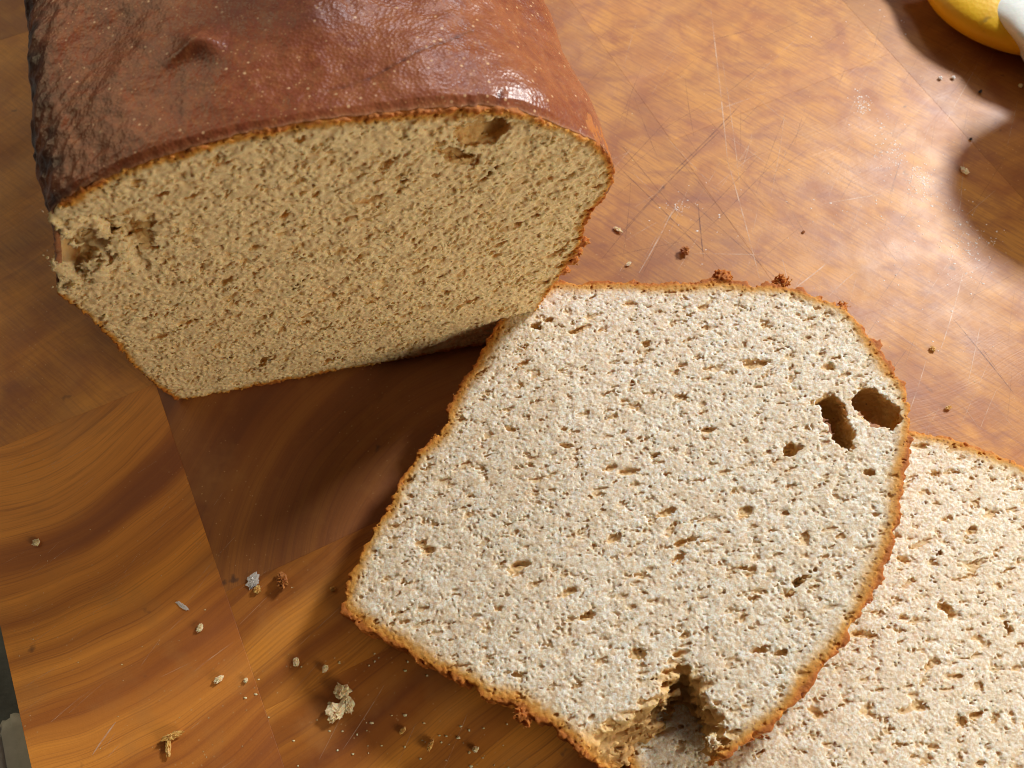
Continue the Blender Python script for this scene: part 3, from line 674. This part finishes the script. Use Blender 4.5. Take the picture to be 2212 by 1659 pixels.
# closing cap at the far end and a turned-in lip at the cut
ca = len(Vs); Vs = np.concatenate([Vs, SH[:, -1].mean(0)[None]])
cap = np.stack([i0[:, -1], i1[:, -1], np.full(NS, ca)], -1)
lip_xy = prof - pns * 0.9; lip = LA + (lip_xy[:, :1] * le + np.maximum(lip_xy[:, 1:2], 0.03) * up) * MM + axis_dir * (1.2 * MM)
li = ca + 1 + np.arange(NS); Vs = np.concatenate([Vs, lip])
lipf = np.stack([li, np.roll(li, -1), i1[:, 0], i0[:, 0]], -1)
# orientation
qn = np.cross(Vs[Fq[:, 1]] - Vs[Fq[:, 0]], Vs[Fq[:, 2]] - Vs[Fq[:, 0]]); topf = Fq[:, 0] // NT == int(np.argmax(prof[:, 1]))
if qn[topf][:, 2].sum() < 0: Fq = Fq[:, ::-1]; cap = cap[:, ::-1]; lipf = lipf[:, ::-1]
sarc = np.repeat(arc[:, None], NT, 1); loc3 = Vs * 1000
pad = lambda A, v: np.concatenate([A.reshape(-1), np.full(1 + NS, v)])
mesh_np('crust', Vs, [cap, np.concatenate([Fq, lipf])], M_crust, loaf, {'loc': loc3, 'burn': pad(burn, 0.), 'pale': pad(palea, .6)})

# ------------------------------------------------------------------ lemon and white wrapping
def blob_mesh(n1_, n2_, fn):
    th = np.linspace(0, math.pi, n1_); ph = np.linspace(0, 2 * math.pi, n2_, endpoint=False)
    T_, P_ = np.meshgrid(th, ph, indexing='ij'); V = fn(T_, P_).reshape(-1, 3)
    i = np.arange(n1_ * n2_).reshape(n1_, n2_); j = np.roll(i, -1, 1)
    return V, np.stack([i[:-1], i[1:], j[1:], j[:-1]], -1).reshape(-1, 4)
m_lemon, nt, b = new_mat('lemon_peel')
tc = N(nt, 'ShaderNodeTexCoord').outputs['Object']
cl = mix(nt, ramp(nt, noise(nt, tc, 60, 4, .6), [(.4, g(0)), (.7, g(1))]), (0.80, 0.48, 0.006), (0.70, 0.38, 0.006))
cl = mix(nt, ramp(nt, noise(nt, tc, 110, 3, .6), [(.63, g(0)), (.72, g(.6))]), cl, (0.24, 0.15, 0.03))
L(nt, cl, b.inputs['Base Color']); b.inputs['Roughness'].default_value = .45; b.inputs['Subsurface Weight'].default_value = .15; b.inputs['Subsurface Scale'].default_value = .003
vv = N(nt, 'ShaderNodeTexVoronoi'); vv.inputs['Scale'].default_value = 700; L(nt, tc, vv.inputs['Vector'])
L(nt, bump(nt, vv.outputs['Distance'], .0002, .3), b.inputs['Normal'])
lc = G(2200, -12, 0.012) * np.array([1, 1, 0])
lemon = empty('lemon', (float(lc[0]), float(lc[1]), 0.0)); tag(lemon, 'yellow lemon at the upper right corner, half behind the white wrapping', 'lemon')
def lem(T_, P_):
    r = 25.0 * (1 + .012 * np.sin(3 * P_ + 1) + .01 * np.sin(5 * P_) * np.sin(T_))
    x = r * np.sin(T_) * np.cos(P_); y = r * np.sin(T_) * np.sin(P_); z = 33.0 * np.cos(T_)
    z = z + 5 * np.sign(np.cos(T_)) * np.exp(-(np.sin(T_) / .22)**2)
    a = math.radians(-28); X = z * math.cos(a) - x * math.sin(a); Y = z * math.sin(a) + x * math.cos(a)
    return np.stack([X, Y, y * .38 + 9.8], -1) * MM + np.array([lc[0], lc[1], 0])
V, F = blob_mesh(90, 120, lem); mesh_np('peel', V, [F], m_lemon, lemon)
V2, F2 = blob_mesh(12, 16, lambda T_, P_: np.stack([np.sin(T_) * np.cos(P_) * 2.6, np.sin(T_) * np.sin(P_) * 2.6, np.cos(T_) * 1.5], -1) * MM + np.array([lc[0], lc[1], .0098]) + np.array([math.cos(math.radians(-28)), math.sin(math.radians(-28)), 0]) * -.0365)
mesh_np('stem_end', V2, [F2], simple('lemon_stem', (.16, .12, .04), .8), lemon)

m_wrap = simple('white_wrapping', (.80, .83, .80), .35, 35, (.66, .69, .64), bmp=.0006, bscale=90, sss=.2)
wc = G(2402, -22, 0.012) * np.array([1, 1, 0])
wrap = empty('food_wrapper', (float(wc[0]), float(wc[1]), 0.0)); tag(wrap, 'crumpled white wrapping with a wavy rim at the right edge beside the lemon', 'wrapping')
def wrapf(T_, P_):
    fold = 1 + .025 * np.sin(7 * P_ + 2 * T_) + .018 * np.sin(13 * P_ - 3 * T_ + 1) + .02 * np.sin(4 * P_ + 5 * T_)
    r = 49.0 * np.sin(T_)**.5 * fold; z = 10.5 - 10.5 * np.cos(T_) + 1.5 * np.sin(5 * P_) * np.sin(T_)
    return np.stack([r * np.cos(P_), r * np.sin(P_) * 1.15, 22.5 - z], -1) * MM + np.array([wc[0], wc[1], 0])
V, F = blob_mesh(70, 140, wrapf); mesh_np('pouch', V, [F[:, ::-1]], m_wrap, wrap)

# unseen footed shape, added outside the right edge to throw the wide shadow
lamp_p = np.array([0.46, 0.485, 0.44]); gs = G(2276, 432); CH = 0.0375
cpos = gs + (lamp_p - gs) * (CH / lamp_p[2])
caster = empty('shadow_caster', (float(cpos[0]), float(cpos[1]), 0.0)); tag(caster, 'unseen white footed shape added beyond the right edge to cast the wide shadow', 'caster')
def lathe(prof_, n_=72):
    ph = np.linspace(0, 2 * math.pi, n_, endpoint=False); P = np.array(prof_, float) * MM * np.array([1.32, 0.6])
    V = np.stack([P[:, :1] * np.cos(ph), P[:, :1] * np.sin(ph), np.repeat(P[:, 1:], n_, 1)], -1) + np.array([cpos[0], cpos[1], 0])
    i = np.arange(len(P) * n_).reshape(len(P), n_); j = np.roll(i, -1, 1)
    return V.reshape(-1, 3), np.stack([i[:-1], j[:-1], j[1:], i[1:]], -1).reshape(-1, 4)
m_caster = simple('caster_white', (.78, .79, .77), .2, bmp=.00005)
V, F = lathe([(0, 18), (7, 19), (17, 30), (23, 45), (25.5, 62), (24.2, 62.6), (21.5, 46), (15, 32), (5, 22), (0, 21.5)]); mesh_np('caster_bowl', V, [F], m_caster, caster)
V, F = lathe([(0, 0.1), (11, 0.1), (11.5, 1.5), (6, 4), (4.5, 10), (5.5, 18.4), (0, 18.6)]); mesh_np('caster_foot', V, [F], m_caster, caster)

# ------------------------------------------------------------------ pale stone at the lower left, beside the board
m_st = simple('pale_stone', (.60, .62, .57), .55, 45, (.74, .76, .72), bmp=.0005, bscale=200)
sx = G(0, 1560, -0.034); 
r_ = np.random.default_rng(4); e_pts = []
for k in range(60):
    t = k / 59; p = lerp(G(-260, 1650, -.034), G(330, 1440, -.034), t); e_pts.append(p[:2] + r_.normal(size=2) * .0008)
e_pts = np.array(e_pts); dwn = unit((G(60, 1900, -.034) - G(0, 1560, -.034))[:2])
Vt = []; Ft = []
rows = [(0.0, -.0455), (0.0, -.0362), (.0012, -.0345), (.0035, -.034), (.12, -.034), (.12, -.0455)]
for k, p in enumerate(e_pts):
    for (o_, z) in rows:
        jit = r_.normal() * .0006 if 0 < o_ < .01 else 0
        q = p + dwn * (o_ + jit); Vt.append((q[0], q[1], z + (r_.normal() * .0004 if .0 < o_ < .01 else 0)))
    if k:
        for j in range(5): a = (k - 1) * 6 + j; Ft.append((a, a + 1, a + 7, a + 6))
slab = mesh_np('stone_slab', np.array(Vt), [np.array(Ft)[:, ::-1]], m_st); tag(slab, kind='structure')

# ------------------------------------------------------------------ crumbs on the board
def crumb(px, py, size, mat, seed, label, z=0.0, st=(1, 1, .7), group='loose crumbs on the cutting board', cat='crumb', lumps=3):
    rr = np.random.default_rng(seed); c = G(px, py, z)
    root_name = 'bread_crumb'
    ofs = rr.normal(size=(lumps, 3)) * .35; ofs[0] = 0; rad = np.concatenate([[1.], rr.uniform(.45, .8, lumps - 1)]); size *= .85
    def fn(T_, P_):
        d = np.stack([np.sin(T_) * np.cos(P_), np.sin(T_) * np.sin(P_), np.cos(T_)], -1)
        r = np.zeros(T_.shape)
        for o_, q in zip(ofs, rad):
            dp_ = d @ o_; disc = q * q - (o_ @ o_) + dp_**2; r = np.maximum(r, np.where(disc > 0, dp_ + np.sqrt(np.clip(disc, 0, None)), 0))
        r = np.maximum(r, .3); h = np.sin(P_ * 5 + seed) * np.sin(T_ * 6 + seed * 2) * .12 + np.sin(P_ * 9 + 2 * seed) * np.sin(T_ * 4) * .10
        V = d * (r * (1 + h))[..., None] * np.array([st[0], st[1], st[2]]) * size * .5
        an = seed * 1.3; ca_, sa_ = math.cos(an), math.sin(an); V = np.stack([V[..., 0] * ca_ - V[..., 1] * sa_, V[..., 0] * sa_ + V[..., 1] * ca_, V[..., 2]], -1)
        V = V * (1 + rr.normal(size=V.shape[:2])[..., None] * .16 * (np.sin(T_) > .05)[..., None]); V[..., 2] -= V[..., 2].min(); return V * MM + c
    V, F = blob_mesh(14, 22, fn)
    o = mesh_np('bread_crumb', V - c, [F], mat, smooth=False); o.location = tuple(float(v) for v in c)
    return tag(o, label, cat, group)
crumb(1478, 546, 3.2, M_crumb_o, 1, 'dark orange crust crumb on the scratched wood between loaf and slice')
crumb(1333, 497, 2.0, M_crumb_w, 2, 'small pale oval crumb just right of the loaf, above the orange crumb', st=(1.5, .7, .5))
crumb(1357, 572, 1.5, M_crumb_w, 3, 'tiny pale crumb between the crust nub of the loaf and the orange crumb', st=(1.4, .8, .5))
crumb(614, 1256, 3.8, M_crumb_o, 4, 'red brown crust crumb on the lit strip of wood left of the bitten slice', st=(1.3, .8, .7))
crumb(557, 1275, 2.0, M_crumb_y, 5, 'small golden crumb just below the translucent flake')
crumb(720, 1273, 1.4, M_crumb_y, 6, 'tiny golden crumb close to the left corner of the bitten slice')
crumb(433, 1357, 1.7, M_crumb_w, 7, 'small pale crumb alone on the dark curved grain band', st=(1, 1.5, .6))
crumb(81, 1173, 1.8, M_crumb_w, 8, 'small pale crumb near the left edge of the photo', st=(1.3, 1, .6))
crumb(474, 1468, 2.0, M_crumb_w, 9, 'pale oval crumb left of the shadow of the bitten slice', st=(.8, 1.5, .6))
crumb(532, 1470, 1.3, M_crumb_w, 10, 'tiny white crumb right beside the pale oval crumb')
crumb(641, 1430, 2.2, M_crumb_w, 11, 'pale crumb just inside the edge of the slice shadow', st=(1.2, .8, .6))
crumb(704, 1444, 1.8, M_crumb_w, 12, 'pale crumb in shadow just above the two large crumbs')
crumb(741, 1494, 3.8, M_crumb_w, 13, 'rounded pale crumb in shadow, upper of the two large ones', st=(1, 1.1, .7), lumps=5)
crumb(730, 1540, 4.2, M_crumb_w, 14, 'long ragged pale crumb in shadow, lower of the two large ones', st=(.8, 1.3, .6), lumps=6)
crumb(752, 1525, 3.4, M_crumb_w, 15, 'ragged pale crumb touching the right end of the long ragged crumb', st=(.8, 1.3, .6), lumps=5)
crumb(376, 1590, 3.2, M_crumb_y, 16, 'golden crust flake at the bottom left, upper piece of two', st=(.55, 1.7, .6), lumps=5)
crumb(366, 1612, 3.0, M_crumb_y, 17, 'golden crust flake at the bottom left, lower piece of two', st=(.5, 1.7, .5), lumps=5)
crumb(1027, 1618, 1.6, M_crumb_w, 18, 'small pale crumb in the deep shadow under the bitten slice')
crumb(930, 1610, 2.2, M_crumb_y, 19, 'golden crumb in the deep shadow near the bottom edge', st=(.6, 1.5, .6))
crumb(870, 1578, 1.6, M_crumb_y, 20, 'small golden crumb in shadow right of the ragged crumbs', st=(1.3, .8, .6))
crumb(2082, 372, 2.4, M_crumb_w, 21, 'whitish crumb in the wide shadow at the right edge', st=(1.4, 1, .6))
crumb(2202, 188, 1.6, M_crumb_w, 22, 'tiny whitish crumb at the right edge below the wrapping')
crumb(2030, 171, 1.5, M_flour, 23, 'left one of a pair of tiny white crumbs below the lemon')
crumb(2058, 170, 1.5, M_flour, 24, 'right one of a pair of tiny white crumbs below the lemon')
crumb(2116, 200, 1.2, M_dark, 25, 'tiny black speck on the edge of the wide shadow', cat='crumb')
crumb(2096, 302, 1.1, M_dark, 26, 'tiny black speck inside the wide shadow')
crumb(2013, 755, 1.6, M_crumb_y, 27, 'tiny golden crumb on the wood above the lower slice', st=(1, 1.2, .6))
crumb(2047, 882, 1.7, M_crumb_y, 28, 'small golden crumb right above the corner of the lower slice', st=(.8, 1.3, .6))
crumb(1735, 502, 1.0, M_crumb_o, 29, 'tiny orange crumb in the middle of the bare wood')
M_glass = simple('salt_flake', (.80, .80, .80), .2, alpha=.55, bscale=500)
crumb(548, 1254, 3.6, M_glass, 30, 'translucent whitish flake on the wood left of the red brown crumb', st=(1.2, .9, .25), group='clear flakes on the board', cat='flake')
crumb(395, 1309, 2.2, M_glass, 31, 'thin clear flake on the dark curved grain band', st=(2.0, .5, .2), group='clear flakes on the board', cat='flake')

def specks(name, pts, mat, kind_lab, parent=None):
    Vs, Fs = [], []; r = random.Random(9)
    for (x, y, s) in pts:
        c = G(x, y); n0 = len(Vs); s = s * MM * .5
        a = r.uniform(0, 6.28); sx_, sy_ = s * r.uniform(.7, 1.5), s * r.uniform(.6, 1.0)
        for k in range(5):
            t = a + k * 1.2566; rr_ = r.uniform(.7, 1.1); Vs.append((c[0] + sx_ * rr_ * math.cos(t), c[1] + sy_ * rr_ * math.sin(t), .00002))
        Vs.append((c[0], c[1], s * .9))
        for k in range(5): Fs.append((n0 + k, n0 + (k + 1) % 5, n0 + 5))
    o = mesh_np(name, np.array(Vs), [np.array(Fs)], mat); return tag(o, kind_lab, None, None, 'stuff')
r_ = random.Random(21); fl = []
for (cx, cy, sx_, sy_, n_) in ((1862, 228, 10, 14, 70), (1905, 300, 22, 30, 40), (1930, 345, 20, 18, 50), (1990, 385, 14, 16, 90), (1985, 410, 18, 12, 40), (1965, 430, 50, 50, 50), (2030, 470, 40, 50, 60), (2085, 540, 22, 18, 50), (2130, 520, 20, 20, 30), (2080, 600, 40, 30, 25), (1470, 445, 14, 8, 35), (1950, 700, 90, 70, 25), (1830, 420, 70, 60, 25), (1520, 480, 90, 60, 20), (1900, 60, 80, 40, 14)):
    for _ in range(n_): fl.append((r_.gauss(cx, sx_), r_.gauss(cy, sy_), abs(r_.gauss(.28, .16)) + .12))
specks('flour_dust', fl, M_flour, 'white flour dust trailing over the board')
sc_ = []
for _ in range(42): sc_.append((r_.gauss(760, 110), r_.uniform(1400, 1659), abs(r_.gauss(.4, .25)) + .2))
for _ in range(26): sc_.append((r_.gauss(1000, 60), r_.uniform(1560, 1659), abs(r_.gauss(.4, .2)) + .2))
for _ in range(60): sc_.append((r_.uniform(40, 650), r_.uniform(1100, 1659), abs(r_.gauss(.16, .08)) + .1))
for _ in range(30): sc_.append((r_.uniform(1350, 2200), r_.uniform(100, 880), abs(r_.gauss(.2, .1)) + .12))
specks('fine_crumbs', sc_, M_crumb_w, 'fine pale bread dust scattered on the board')
